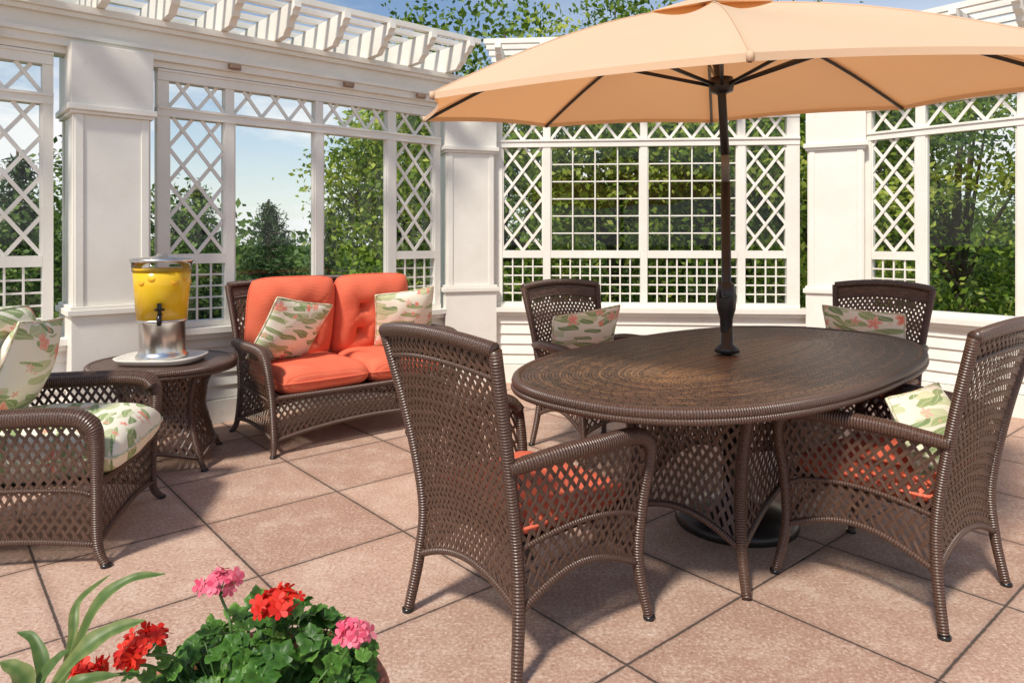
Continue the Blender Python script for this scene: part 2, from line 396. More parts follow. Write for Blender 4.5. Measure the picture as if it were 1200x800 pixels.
# ------------------------------------------------------------ wicker seats
def wicker_seat(hw,d,Hb,Ha,zs,armr,lean,bp,sp,armout=.05,zlow=.19,bow=.03,arch=.075,farch=.07):
    mb=MB(); yb=-d/2; yf=d/2
    pp=[(hw+.012,yb-.035,0),(hw-.012,yb-.005,zlow),(hw-.028,yb,zs),(hw-.012,yb-lean*.4,Ha+.02),(hw+.02,yb-lean,Hb)]
    post=cat(pp,8); pz=[p.z for p in post]; px=lambda z:float(np.interp(z,pz,[p.x for p in post])); py=lambda z:float(np.interp(z,pz,[p.y for p in post]))
    ao=armout
    ap=[(px(Ha),py(Ha),Ha-.03),(hw+ao*.75,yb+.12,Ha-.005),(hw+ao*1.2,yb+d*.5,Ha),(hw+ao*1.3,yf-.09,Ha-.002),(hw+ao*1.25,yf-.012,Ha-.035),(hw+ao,yf+.008,Ha-.11),(hw+ao*.5,yf,zs),(hw+.012,yf,zlow),(hw+.03,yf+.035,0)]
    arm=cat(ap,8); low=[p for p in arm[36:]][::-1]; lz=[p.z for p in low]
    fx=lambda z:float(np.interp(z,lz,[p.x for p in low])); fy=lambda z:float(np.interp(z,lz,[p.y for p in low]))
    for sx in (-1,1):
        fl=lambda P:[(sx*p[0],p[1],p[2]) for p in P]
        mb.tube(fl(post),[.017,.019,.019,.019,.02],WRAP,8)
        mb.tube(fl(arm),[armr*.8,armr,armr,armr,armr*.95,armr*.75,.021,.019,.016],WRAP,10)
        mb.tube(fl([(p.x-armr*.9,p.y,p.z-.006) for p in arm[3:34]]),armr*.8,WRAP,8)
        for (x,y) in ((px(0),py(0)),(fx(0),fy(0))):
            mb.tube([(sx*x,y,-0.0),(sx*x,y,.012)],.02,PLAST,10)
        def S(s,t):
            zb=zlow+arch*math.sin(math.pi*s); k=max(0,(s-.86)/.14)
            zt=Ha-.02-.06*k*k; z=zb+(zt-zb)*t
            y=py(z)*(1-s)+fy(z)*s; x=px(z)*(1-s)+fx(z)*s+.02*math.sin(math.pi*s)*math.sin(math.pi*min(1,t))
            a=max(0,t-.6)/.4
            x+=a*a*math.sin(math.pi*min(1,s*1.1))*.02
            return V((sx*x,y,z))
        mb.weave(S,d+.03,Ha-zlow-.03,sp,.0132,STR)
        mb.tube([S(i/16,0) for i in range(17)],.012,WRAP,8)
        mb.tube([S(i/16,(zs-zlow)/(Ha-zlow)*.95) for i in range(17)],.009,WRAP,6)
    def B(s,t):
        s2=2*s-1; zb=zlow+.07*(1-s2*s2); zt=Hb+.025*(1-s2*s2); z=zb+(zt-zb)*t
        return V((s2*px(z),py(z)-bow*(1-s2*s2)*(max(0,z-zs)/(Hb-zs)),z))
    mb.weave(B,2*hw,Hb-zlow,bp,bp*.54,STR)
    tt=1-.085/(Hb-zlow)
    mb.grid([[B(i/20,tt+(1-tt)*j/3)+V((0,.004,0)) for i in range(21)] for j in range(4)],TIGHT,ul=2*hw,vl=.085)
    mb.tube([B(i/20,tt) for i in range(21)],.008,WRAP,6)
    mb.tube([B(i/24,1) for i in range(25)],.022,WRAP,10)
    mb.tube([B(i/20,0) for i in range(21)],.012,WRAP,8)
    def Fr(s,t):
        s2=2*s-1; zb=zlow+farch*(1-s2*s2); z=zb+(zs-zb)*t; return V((s2*fx(z),fy(z)+.015*math.sin(math.pi*s),z))
    mb.weave(Fr,2*hw,zs-zlow,sp,.0132,STR)
    mb.tube([Fr(i/20,0) for i in range(21)],.012,WRAP,8)
    mb.tube([Fr(i/20,1) for i in range(21)],.016,WRAP,8)
    mb.grid([[(u*(hw-.02),yb+(d)*v,zs-.01) for u in (-1,1)] for v in (0,1)],TIGHT,ul=2*hw,vl=d)
    return mb

CH=((.045,2.343,.75,.66),(1.394,2.59,-.616,.787),(.50,4.15,.5,-.866),(2.03,4.10,-.72,-.69))
mb=wicker_seat(.262,.50,.95,.635,.375,.027,.12,.0265,.036)
mb.cushion(TR(0,.0,.42),.25,.235,.05,CORAL,p=7,q=.45)
chair_me=mb.mesh('dining_chair')
for c in CH:
    o=bpy.data.objects.new('dining_chair',chair_me); sc.collection.objects.link(o); o.matrix_world=place(*c)
def pillow(Mp,size,seed,t=.075):
    m=MB(); m.cushion(Matrix(),size,size,t,FLORAL,p=2.0,q=.62,pinch=.07,uvo=(seed*1.37,seed*.71)); m.obj('throw_pillow',Mp)
pillow(place(*CH[2])@TR(-.0,-.13,.655)@RX(68)@RZ(-6)@Matrix.Diagonal((1.22,.92,1,1)),.20,1)
pillow(place(*CH[3])@TR(.02,-.14,.665)@RX(68)@RZ(3)@Matrix.Diagonal((1.15,.9,1,1)),.205,2)
pillow(place(*CH[1])@TR(0.02,-.13,.575)@RX(66)@Matrix.Diagonal((1.15,.75,1,1)),.19,3)

# loveseat
LM=place(-1.11,4.69,.648,-.762)
mb=wicker_seat(.61,.66,.945,.60,.33,.034,.10,.034,.036,armout=.05,zlow=.085,bow=.0,arch=.03,farch=.06)
for sx in (-1,1):
    mb.cushion(TR(sx*.29,.05,.405),.29,.30,.092,CORAL,p=6,q=.45,uvo=(sx,0),n=28,rc=.05,rp=5)
    mb.cushion(TR(sx*.292,-.215,.715)@RX(80),.294,.29,.135,CORAL,p=3.6,q=.5,n=60,tufts=[(-.1,-.10),(.1,-.10),(-.1,.08),(.1,.08)],uvo=(sx*2,1),wr=.03,rc=.08,rp=4)
mb.obj('wicker_loveseat',LM)
pillow(LM@TR(.40,.04,.675)@RZ(10)@RX(62)@RZ(12),.222,4,.085)
pillow(LM@TR(-.44,.02,.70)@RZ(-12)@RX(66)@RZ(-7),.215,5,.085)
# lounge chair
CM=place(-1.99,2.96,.98,.2)
mb=wicker_seat(.335,.68,.90,.585,.31,.036,.12,.034,.036,zlow=.08,armout=.045,arch=.03,farch=.05)
mb.cushion(TR(0,.06,.40),.325,.35,.11,FLORAL,p=5,q=.5,uvo=(3,2),rc=.05,rp=5)
mb.cushion(TR(0,-.25,.68)@RX(74),.31,.28,.10,FLORAL,p=5,q=.5,uvo=(6,2))
mb.obj('wicker_armchair',CM)
pillow(CM@TR(-.02,-.08,.70)@RX(70)@RZ(4),.225,6,.09)

# ------------------------------------------------------------ dining table
TM=Matrix.Translation((1.0,3.09,0))@RZ(45.5)
mb=MB(); a,b_=1.17,.625
def TP(rho,th,z):
    c,s=math.cos(th),math.sin(th); c=math.copysign(abs(c)**.82,c); s=math.copysign(abs(s)**.82,s)
    return V((((a-b_)+rho*b_)*c,rho*b_*s,z))
n=160; R=100
def arcs(rho):
    P=[TP(rho,2*math.pi*k/n,0) for k in range(n+1)]; o=[0]
    for k in range(n): o.append(o[-1]+(P[k+1]-P[k]).length)
    return o
AR=arcs(.5)
rows=[[TP(i/R,2*math.pi*k/n,.738+.0018*abs(math.sin(math.pi*(i/2)))) for k in range(n)] for i in range(R+1)]
mb.grid(rows,TTOP,cj=True,uvf=lambda i,j:(AR[j]*(134*.030)/AR[n],(i/R)*.625))
mb.tube([TP(1.0,2*math.pi*k/n,.726) for k in range(n)],.021,WRAP,10,closed=True)
mb.tube([TP(1.018,2*math.pi*k/n,.705) for k in range(n)],.012,WRAP,8,closed=True)
mb.grid([[TP(r,2*math.pi*k/n,z) for k in range(n)] for r,z in ((1.0,.71),(.97,.69),(.0,.69))],TIGHT,cj=True,ul=5,vl=1)
lp=cat([(.60,.33,0),(.52,.27,.14),(.455,.235,.32),(.47,.26,.52),(.53,.32,.70)],6)
lpz=[p.z for p in lp]; lx=lambda z:float(np.interp(z,lpz,[p.x for p in lp])); ly=lambda z:float(np.interp(z,lpz,[p.y for p in lp]))
for sx in (-1,1):
    for sy in (-1,1): mb.tube([(sx*p.x,sy*p.y,p.z) for p in lp],[.018,.02,.024,.022,.022],WRAP,8)
for sy in (-1,1):
    def S(s,t,sy=sy):
        s2=2*s-1; zb=.13+.16*(1-s2*s2); z=zb+(.69-zb)*t; return V((s2*lx(z),sy*(ly(z)+.02*(1-s2*s2)),z))
    mb.weave(S,.98,.5,.037,.0145,STR); mb.tube([S(i/24,0) for i in range(25)],.013,WRAP,8)
for sx in (-1,1):
    def S(s,t,sx=sx):
        s2=2*s-1; zb=.13+.08*(1-s2*s2); z=zb+(.69-zb)*t; return V((sx*(lx(z)+.02*(1-s2*s2)),s2*ly(z),z))
    mb.weave(S,.52,.5,.037,.0145,STR); mb.tube([S(i/24,0) for i in range(25)],.013,WRAP,8)
mb.obj('dining_table',TM)

# ------------------------------------------------------------ umbrella
mb=MB(); PX,PY=.95,3.1
apex=V((.855,3.1,2.285))
mb.tube([(PX+.005,PY,.10),(PX-.006,PY,1.5)],.021,BLACK,14)
mb.tube([(PX-.006,PY,1.5),(PX-.008,PY,1.63)],.018,POLEG,14)
mb.tube([(PX-.008,PY,1.62),(.925,PY,1.93),apex+V((0,0,-.02))],.019,BLACK,14)
mb.lathe([(.0,.03),(.05,.03),(.055,.0),(.05,-.03),(.024,-.04)],BLACK,20,(.925,PY,1.93))
mb.lathe([(.024,.06),(.034,.05),(.045,.0),(.04,-.06),(.028,-.10),(.026,-.16)],BLACK,20,(PX-.003,PY,1.0))
mb.tube([(PX-.003,PY-.04,1.0),(PX-.05,PY-.075,1.0),(PX-.055,PY-.08,1.07)],.007,BLACK,8)
mb.lathe([(.026,.0),(.055,.01),(.05,.03),(.028,.045),(.026,.12),(.0,.12)],BLACK,20,(PX,PY,.742))
R_=1.40
def tip(deg,r=1.0):
    c,s=math.cos(math.radians(deg)),math.sin(math.radians(deg)); dx,dy=R_*c,R_*s
    z=1.86+.10*dy+.035*dx
    return V((.93+dx,3.1+dy,z))
degs=[31+45*k for k in range(8)]
tips=[tip(d) for d in degs]
for k in range(8):
    A,B=tips[k],tips[(k+1)%8]; rows=[]
    for i in range(15):
        t=i/14; row=[]
        for j in range(11):
            s=j/10; E=A.lerp(B,s); mid=(4*s*(1-s))
            E=E+(apex-E).normalized()*0.045*mid
            p=apex.lerp(E,t); p.z+= .055*math.sin(math.pi*t)-.035*mid*math.sin(math.pi*t**.8)
            p.z+=.004*math.sin(t*9+k)*mid
            row.append(p)
        rows.append(row)
    mb.grid(rows,CANVAS)
    e=rows[-1]; mb.grid([e,[p+V((0,0,-.022)) for p in e]],CANVAS)
    rib=[apex.lerp(A,t)+V((0,0,.055*math.sin(math.pi*t)-.018)) for t in [i/10 for i in range(11)]]
    mb.tube(rib,.0085,BLACK,6)
    hub=V((.925,PY,1.93)); mb.tube([hub+(A-hub).normalized()*.04,rib[5]],.0085,BLACK,6)
    seam=[apex.lerp(A,t)+V((0,0,.055*math.sin(math.pi*t)+.001)) for t in [i/10 for i in range(11)]]
    mb.tube(seam,.003,CANVAS,5)
    mb.tube([A+V((0,0,-.022)),A+V((0,0,.003))],.010,CANVAS,8)
rows=[]
for i in range(6):
    t=i/5; row=[]
    for k in range(8):
        A=apex.lerp(tips[k],.24*t); B=apex.lerp(tips[(k+1)%8],.24*t)
        for j in range(4): 
            q=A.lerp(B,j/4); row.append(q+V((0,0,.045)))
    rows.append(row)
mb.grid(rows,CANVAS,cj=True)
mb.lathe([(.0,.16),(.014,.15),(.024,.12),(.016,.09),(.03,.07),(.05,.055),(.05,.035),(.0,.03)],WOODF,20,tuple(apex+V((0,0,.015))))
mb.obj('patio_umbrella')
mb=MB()
mb.lathe([(.0,.0),(.26,.0),(.265,.02),(.255,.045),(.17,.075),(.08,.10),(.045,.12),(.04,.2),(.03,.3),(.03,.42),(.0,.42)],BLACK,40,(PX+.04,PY-.0,.0))
mb.tube([(PX+.04,PY-.03,.34),(PX+.09,PY-.06,.34)],.01,BLACK,8)
mb.obj('umbrella_stand')

# ------------------------------------------------------------ side table + dispenser
SX,SY=-1.97,3.97
mb=MB()
n=64
rows=[[(.37*r*math.cos(2*math.pi*k/n),.37*r*math.sin(2*math.pi*k/n),.56) for k in range(n)] for r in [i/12+.001 for i in range(13)]]
mb.grid(rows,TIGHT,cj=True,uvf=lambda i,j:(j/n*1.4,i/12*.37))
mb.tube([(.372*math.cos(2*math.pi*k/n),.372*math.sin(2*math.pi*k/n),.548) for k in range(n)],.018,WRAP,10,closed=True)
mb.tube([(.376*math.cos(2*math.pi*k/n),.376*math.sin(2*math.pi*k/n),.525) for k in range(n)],.010,WRAP,8,closed=True)
zz=[0,.12,.30,.42,.53]; rrr=[.36,.29,.235,.25,.30]
rz=lambda z: float(np.interp(z,*[np.linspace(0,.53,40),np.interp(np.linspace(0,.53,40),zz,rrr)]))
for q in range(4):
    a0=math.pi/4+q*math.pi/2+.25
    mb.tube(cat([(r*math.cos(a0),r*math.sin(a0),z) for z,r in zip(zz,rrr)],5),[.015,.017,.02,.018,.018],WRAP,8)
    mb.tube([(rrr[0]*math.cos(a0),rrr[0]*math.sin(a0),0),(rrr[0]*math.cos(a0),rrr[0]*math.sin(a0),.012)],.02,PLAST,8)
    def S(s,t,a0=a0):
        zb=.06+.05*math.sin(math.pi*s); z=zb+(.53-zb)*t; th=a0+s*math.pi/2; r=rz(z)*(1-.10*math.sin(math.pi*s)); return V((r*math.cos(th),r*math.sin(th),z))
    mb.weave(S,.42,.44,.036,.0145,STR); mb.tube([S(i/14,0) for i in range(15)],.011,WRAP,8)
mb.obj('wicker_side_table',TR(SX,SY,0))
mb=MB(); Z0=.567
n=40
def sup(r,k,e=.6):
    c,s=math.cos(2*math.pi*k/n),math.sin(2*math.pi*k/n); return (r*math.copysign(abs(c)**e,c)*1.1,r*math.copysign(abs(s)**e,s)*.95)
mb.grid([[(*sup(r,k),z) for k in range(n)] for r,z in ((.001,0),(.185,0),(.2,.02),(.205,.03),(.195,.03),(.185,.018),(.001,.018))],TRAY,cj=True)
mb.lathe([(.0,.02),(.135,.02),(.138,.03),(.125,.045),(.120,.06),(.120,.215),(.128,.22),(.132,.235),(.0,.235)],STEEL,48)
mb.lathe([(.0,.236),(.130,.236),(.144,.42),(.150,.52),(.0,.52)],JUICE,48)
mb.lathe([(.152,.50),(.157,.555),(.154,.555)],CLEAR,48)
mb.lathe([(.15,.555),(.163,.555),(.166,.565),(.16,.575),(.05,.585),(.03,.59),(.025,.60),(.0,.602)],STEEL,48)
for k in range(9):
    th=-1.9+k*.42; zz_=.47+.02*((k*37)%3-1)
    old=mb.M; mb.M=TR(.133*math.cos(th),.133*math.sin(th),zz_)@RZ(math.degrees(th))@RY(70+k%3*10); mb.lathe([(.0,.012),(.022,.012),(.026,.006),(.026,-.004)],ORNG,16); mb.M=old
mb.M=RZ(-68)
mb.tube([(.118,0,.27),(.165,0,.27),(.185,0,.255),(.188,0,.215)],[.013,.013,.014,.012],PLAST,12)
mb.tube([(.165,0,.27),(.165,0,.30)],.01,PLAST,10); mb.box(.15,.18,-.011,.011,.30,.335,PLAST)
mb.lathe([(.0,.0),(.026,.0),(.026,.01)],PLAST,16,(.165,0,.295))
mb.M=Matrix()
mb.obj('beverage_dispenser',TR(SX+.0,SY-.02,Z0))

# ------------------------------------------------------------ walls
C1=V((-.415,6.21,0)); C2=V((2.755,5.955,0))
WL=(C1,V((-.7616,-.648,0)),V((-.648,.7616,0)))
WB=(C1,V((.9968,-.0802,0)),V((.0802,.9968,0)))
WR=(C2,V((.648,-.7616,0)),V((.7616,.648,0)))
def WM(w):
    o,d,nn=w; M=Matrix.Identity(4)
    for i in range(3): M[i][0]=d[i]; M[i][1]=nn[i]; M[i][3]=o[i]
    return M
def bar(mb,p,q,w,y0,y1,mat):
    p=V((p[0],0,p[1]));q=V((q[0],0,q[1])); t=(q-p).normalized(); s=V((-t.z,0,t.x))*w/2
    c=[p-s,q-s,q+s,p+s]; i=[mb.vert((k.x,y0,k.z)) for k in c]+[mb.vert((k.x,y1,k.z)) for k in c]
    for f in ((0,1,2,3),(7,6,5,4),(0,4,5,1),(1,5,6,2),(2,6,7,3),(3,7,4,0)): mb.face([i[k] for k in f],mat,None,False)
def lattice(mb,s0,s1,z0,z1,pitch,k=1.3,w=.023):
    n=max(1,round((s1-s0)/pitch)); pitch=(s1-s0)/n
    for fam in (1,-1):
        for i in range(-36,36):
            a0=s0+i*pitch
            zl,zh=z0,z1
            if fam==1: zl=max(zl,z0+(s0-a0)*k); zh=min(zh,z0+(s1-a0)*k)
            else: zl=max(zl,z0+(a0-s1)*k); zh=min(zh,z0+(a0-s0)*k)
            if zh-zl<.01: continue
            bar(mb,(a0+fam*(zl-z0)/k,zl),(a0+fam*(zh-z0)/k,zh),w,-.024 if fam==1 else -.012,-.013 if fam==1 else -.001,WHITE)
def gridp(mb,s0,s1,z0,z1,nc,nr,w=.012):
    for i in range(1,nc): s=s0+(s1-s0)*i/nc; mb.box(s-w/2,s+w/2,-.022,-.011,z0,z1,WHITE)
    for j in range(1,nr): z=z0+(z1-z0)*j/nr; mb.box(s0,s1,-.0105,-.002,z-w/2,z+w/2,WHITE)
ZR=[(.66,.70),(1.085,1.15),(2.05,2.115),(2.285,2.36)]
def window(mb,cuts,kinds):
    a=cuts[0][0]; z_=cuts[-1][1]
    for i,(z0,z1) in enumerate(ZR):
        if i==1: continue
        mb.box(a,z_,-.045,.045,z0,z1,WHITE)
        if i>0: mb.box(a,z_,-.056,-.0455,z1-.018,z1-.003,WHITE)
    for c0,c1 in cuts: mb.box(c0,c1,-.038,.038,.701,2.284,WHITE)
    for (c0,c1),(d0,d1),kd in zip(cuts[:-1],cuts[1:],kinds):
        s0,s1=c1,d0
        lattice(mb,s0,s1,2.115,2.285,.19)
        if kd=='C':
            for x in (s0,s1-.012): mb.box(x,x+.012,-.028,.02,.702,2.049,WHITE)
            continue
        mb.box(s0+.001,s1-.001,-.035,.035,ZR[1][0],ZR[1][1],WHITE)
        nc=max(3,round((s1-s0)/.088)); gridp(mb,s0,s1,.70,1.085,nc,5)
        if kd=='L': lattice(mb,s0,s1,1.15,2.05,.19)
        else: gridp(mb,s0,s1,1.15,2.05,4,6,.011)
        for x in (s0,s1-.010): mb.box(x,x+.010,-.028,.02,1.151,2.049,WHITE)
    mb.grid([[(s,.012,z) for s in (a,z_)] for z in (.68,2.3)],GLASS,smooth=False)
def base(mb,s0,s1):
    prof=[(-.03,.62)]
    z=.60; nB=5; h=(.60-.16)/nB
    for i in range(nB):
        prof+=[(-.045,z),(-.062,z-h+.004),(-.048,z-h+.001)]; z-=h
    prof+=[(-.045,.16),(-.075,.155),(-.078,.0)]
    mb.grid([[(s,y,zz) for s in (s0,s1)] for y,zz in prof],WHITE,smooth=False)
    mb.box(s0,s1,-.044,.10,-.05,.619,WHITE)
    mb.box(s0,s1,-.125,.09,.62,.658,WHITE); mb.box(s0,s1,-.095,-.046,.585,.6195,WHITE)
def entab(mb,s0,s1):
    mb.box(s0,s1,-.10,.12,2.40,2.60,WHITE); mb.box(s0,s1,-.06,.08,2.361,2.399,WHITE)
    mb.box(s0,s1,-.125,-.101,2.45,2.475,WHITE); mb.box(s0,s1,-.16,.16,2.601,2.64,WHITE); mb.box(s0,s1,-.135,-.101,2.572,2.60,WHITE)
def rafters(mb,s0,s1,step,yo=1.3):
    prof=[(yo,2.842),(-.50,2.842),(-.505,2.80),(-.475,2.785),(-.462,2.755),(-.425,2.745),(-.40,2.725),(-.385,2.69),(-.35,2.68),(-.325,2.66),(-.31,2.643),(yo,2.643)]
    s=s0
    while s<=s1:
        A=[mb.vert((s-.024,y,z)) for y,z in prof]; B=[mb.vert((s+.024,y,z)) for y,z in prof]
        mb.face(A,WHITE,None,False); mb.face(B[::-1],WHITE,None,False)
        for i in range(len(prof)):
            j=(i+1)%len(prof); mb.face((A[i],B[i],B[j],A[j]),WHITE,None,False)
        s+=step
    for y in (-.44,-.26,-.06,.16,.38,.60,.82,1.04,1.24):
        mb.box(s0-.12,s1+.12,y-.022,y+.022,2.845,2.885,WHITE)
WALLS=[('l',WL,[(.29,.345),(.725,.80),(1.36,1.42),(2.02,2.08),(2.44,2.51)],['L','C','C','L'],6.4),
       ('b',WB,[(.265,.335),(.69,.755),(1.53,1.59),(2.35,2.415),(2.76,2.865)],['L','G','G','L'],3.18),
       ('r',WR,[(.245,.30),(.63,.70),(1.29,1.36),(1.95,2.02),(2.37,2.44)],['L','C','C','L'],5.6)]
for nm,w,cuts,kinds,ln in WALLS:
    M=WM(w)
    mb=MB(); mb.M=M
    base(mb,-.02 if nm!='b' else .02,ln if nm!='b' else 3.16)
    window(mb,cuts,kinds)
    if nm=='l': 
        off=2.80; window(mb,[(off+.28+x*1.0,off+.28+y) for x,y in ((0,.055),(.42,.49),(1.05,1.11),(1.68,1.75),(2.12,2.19))],['L','C','C','L'])
    if nm=='r':
        window(mb,[(2.95+x,2.95+y) for x,y in ((0,.055),(.42,.49),(1.05,1.11),(1.68,1.75),(2.12,2.19))],['L','C','C','L'])
    mb.obj('lattice_window_wall')
    mb=MB(); mb.M=M
    entab(mb,-.05 if nm!='b' else .05,ln if nm!='b' else 3.13)
    rafters(mb,.30 if nm!='b' else .34,ln-.3 if nm!='b' else 2.9,.365)
    mb.obj('pergola')
def column(x,y,nx,ny,h=.20):
    mb=MB(); B=lambda hh,z0,z1: mb.box(-hh,hh,-hh,hh,z0,z1,WHITE)
    B(h+.035,0,.16); B(h+.02,.16,.80); B(h+.04,.80,.835); B(h+.025,.835,.855); B(h,.855,1.985); B(h+.022,1.985,2.005); B(h+.038,2.005,2.04); B(h+.02,2.04,2.399)
    for q in range(4):
        mb.M=RZ(90*q)
        for x0 in (-h+.002,h-.047): mb.box(x0,x0+.045,-h-.008,-h+.001,.856,1.984,WHITE)
    mb.M=Matrix()
    ang=math.atan2(ny,nx)+math.pi/2
    mb.obj('white_column',TR(x,y,0)@Matrix.Rotation(ang,4,'Z'),bevel=.004)
nL,nB_,nR=WL[2],WB[2],WR[2]
def colat(w,s,y,hh=.2,nn=None):
    p=w[0]+w[1]*s+w[2]*y; q=nn or w[2]; column(p.x,p.y,-q.x,-q.y,hh)
colat(WL,2.80,-.02); colat(WL,5.5,-.02); colat(WR,2.70,-.02); 
colat(WB,0,0,.205,(nL+nB_).normalized()); colat(WB,3.18,0,.205,(nR+nB_).normalized())
for w,ss in ((WL,(.55,1.2,2.05,3.4)),(WB,(.9,2.3)),(WR,(.9,2.0))):
    for s in ss:
        mb=MB(); mb.M=WM(w); mb.box(s-.045,s+.045,-.135,-.1255,2.40,2.44,FIX); mb.box(s-.035,s+.035,-.165,-.1355,2.405,2.435,FIX)
        mb.obj('wall_light',bevel=.004)

# ------------------------------------------------------------ floor, ground
mb=MB()
pts=[C1+nL*.14+nB_*.06, C2+nB_*.06+nR*.14, WR[0]+WR[1]*6+nR*.12, V((8,-6,0)), V((-8,-6,0)), WL[0]+WL[1]*6.6+nL*.12]
top=[mb.vert((p.x,p.y,0)) for p in pts]; bot=[mb.vert((p.x,p.y,-2.6)) for p in pts]
mb.face(top[::-1],FLOOR,None,False)
for i in range(6): mb.face((top[i],top[(i+1)%6],bot[(i+1)%6],bot[i]),WHITE,None,False)
mb.obj('terrace_floor')
mb=MB(); mb.grid([[(x,y,-2.6) for x in (-400,400)] for y in (-400,400)],GRASS,smooth=False); mb.obj('ground')
mb=MB(); mb.grid([[(x,y,-2.595) for x in (10,34)] for y in (19,26)],ASPH,smooth=False); mb.obj('parking_lot')
def car(x,y,rot):
    mb=MB(); pr=[(-2.2,.35),(-2.2,.80),(-1.9,.92),(-1.45,1.0),(-.85,1.42),(.65,1.42),(1.25,.98),(2.0,.85),(2.2,.65),(2.2,.35)]
    A=[[mb.vert((px_,sy*(.86 if z<1.1 else .68),z)) for px_,z in pr] for sy in (-1,1)]
    mb.face(A[0],CARP,None,False); mb.face(A[1][::-1],CARP,None,False)
    for i in range(len(pr)): j=(i+1)%len(pr); mb.face((A[0][i],A[1][i],A[1][j],A[0][j]),CARD if i in (3,5) else CARP,None,False)
    for sy in (-1,1): mb.grid([[(x0,sy*.80,1.03) for x0 in (-1.2,1.0)],[(x0,sy*.715,1.36) for x0 in (-.8,.6)]],CARD,smooth=False)
    for wx in (-1.35,1.35):
        for sy in (-1,1): mb.tube([(wx,sy*.70,.33),(wx,sy*.89,.33)],.33,TYRE,20)
    mb.obj('parked_car',TR(x,y,-2.59)@RZ(rot),bevel=.05)
car(15.2,21.5,20); car(18.0,22.5,25)

# ------------------------------------------------------------ trees
def leafmesh(name,C,size,mat,parent=None,shade=None,aspect=.55,up=.0):
    N=len(C); nr=rng.normal(size=(N,3)); nr[:,2]=nr[:,2]+up; nr/=np.linalg.norm(nr,axis=1,keepdims=True)
    t=rng.normal(size=(N,3)); t-=nr*(t*nr).sum(1,keepdims=True); t/=np.linalg.norm(t,axis=1,keepdims=True)
    b=np.cross(nr,t); s=(size*rng.uniform(.6,1.35,N))[:,None]
    P=np.stack([C-t*s,C+b*s*aspect+nr*s*.15,C+t*s,C-b*s*aspect+nr*s*.15],1).reshape(-1,3)
    me=bpy.data.meshes.new(name); me.vertices.add(4*N); me.vertices.foreach_set('co',P.astype(np.float32).ravel())
    me.loops.add(4*N); me.loops.foreach_set('vertex_index',np.arange(4*N,dtype=np.int32))
    me.polygons.add(N); me.polygons.foreach_set('loop_start',np.arange(0,4*N,4,dtype=np.int32))
    try: me.polygons.foreach_set('loop_total',np.full(N,4,dtype=np.int32))
    except Exception: pass
    me.update(calc_edges=True); me.materials.append(mat)
    r=rng.uniform(0,1,N) if shade is None else np.clip(shade+rng.normal(0,.16,N),0,1)
    uv=np.repeat(np.stack([r,r],1),4,0).astype(np.float32); ul=me.uv_layers.new(name='UVMap'); ul.data.foreach_set('uv',uv.ravel())
    o=bpy.data.objects.new(name,me); sc.collection.objects.link(o)
    if parent: o.parent=parent
    return o
def tree(x,y,zt,cr,zb=-.5,ncl=90,per=170,leaf=.055,mat=LEAF,sig=.22):
    e=empty('deciduous_tree'); mb=MB()
    zc=(zt+zb)/2; hz=(zt-zb)/2
    tr=cat([(x,y,-2.6),(x+.08,y-.05,-1),(x-.05,y+.06,zc),(x+.05,y,zt-.4)],5); mb.tube(tr,[.14,.11,.07,.02],BARK,8)
    cl=[];sh=[]
    for i in range(ncl):
        d=rng.normal(size=3); d/=np.linalg.norm(d); r=rng.uniform(.35,1)**.6*(1+.22*math.sin(3*d[0]+5*d[1]+x)*math.cos(4*d[2]+y))
        if d[2]>0: d[:2]*=1.12
        c=np.array([x+d[0]*cr*r,y+d[1]*cr*r,zc+math.copysign(abs(d[2])**.8,d[2])*hz*r]); cl.append(c); sh.append(rng.uniform(.02,1.0))
        if i%4==0:
            zt0=min(zc,c[2]-.3); mb.tube([(x,y,max(-1.5,zt0-.4)),((x+c[0])/2,(y+c[1])/2,(zt0+c[2])/2-.1),tuple(c)],[.04,.025,.008],BARK,5)
    mb.obj('trunk',parent=e)
    C=[];S=[]
    for c,s in zip(cl,sh):
        k=int(per*rng.uniform(.5,1.4)); C.append(c+rng.normal(size=(k,3))*np.array([sig*1.2,sig*1.2,sig*.8])); S.append(np.full(k,s))
    leafmesh('foliage',np.concatenate(C),leaf,mat,e,np.concatenate(S))
for (x,y,zt,cr) in ((-.15,9.6,4.5,1.4),(1.5,10.2,4.9,1.55),(2.85,9.4,4.4,1.3),(4.4,9.9,4.3,1.4),(6.6,10.3,4.0,1.7),(-1.6,11.0,4.0,1.15)):
    tree(x,y,zt,cr,-2.0,150,175,.048)
tree(8.8,8.8,2.6,1.5,-2,80,150,.05,LEAF)
tree(7.0,8.0,1.0,.9,-2.2,40,150,.045,LEAF)
tree(-6.6,11.4,2.5,1.4,-2.2,80,140,.05,LEAFD)
tree(-9.8,11.0,2.1,1.7,-2.2,80,130,.06,LEAFD)
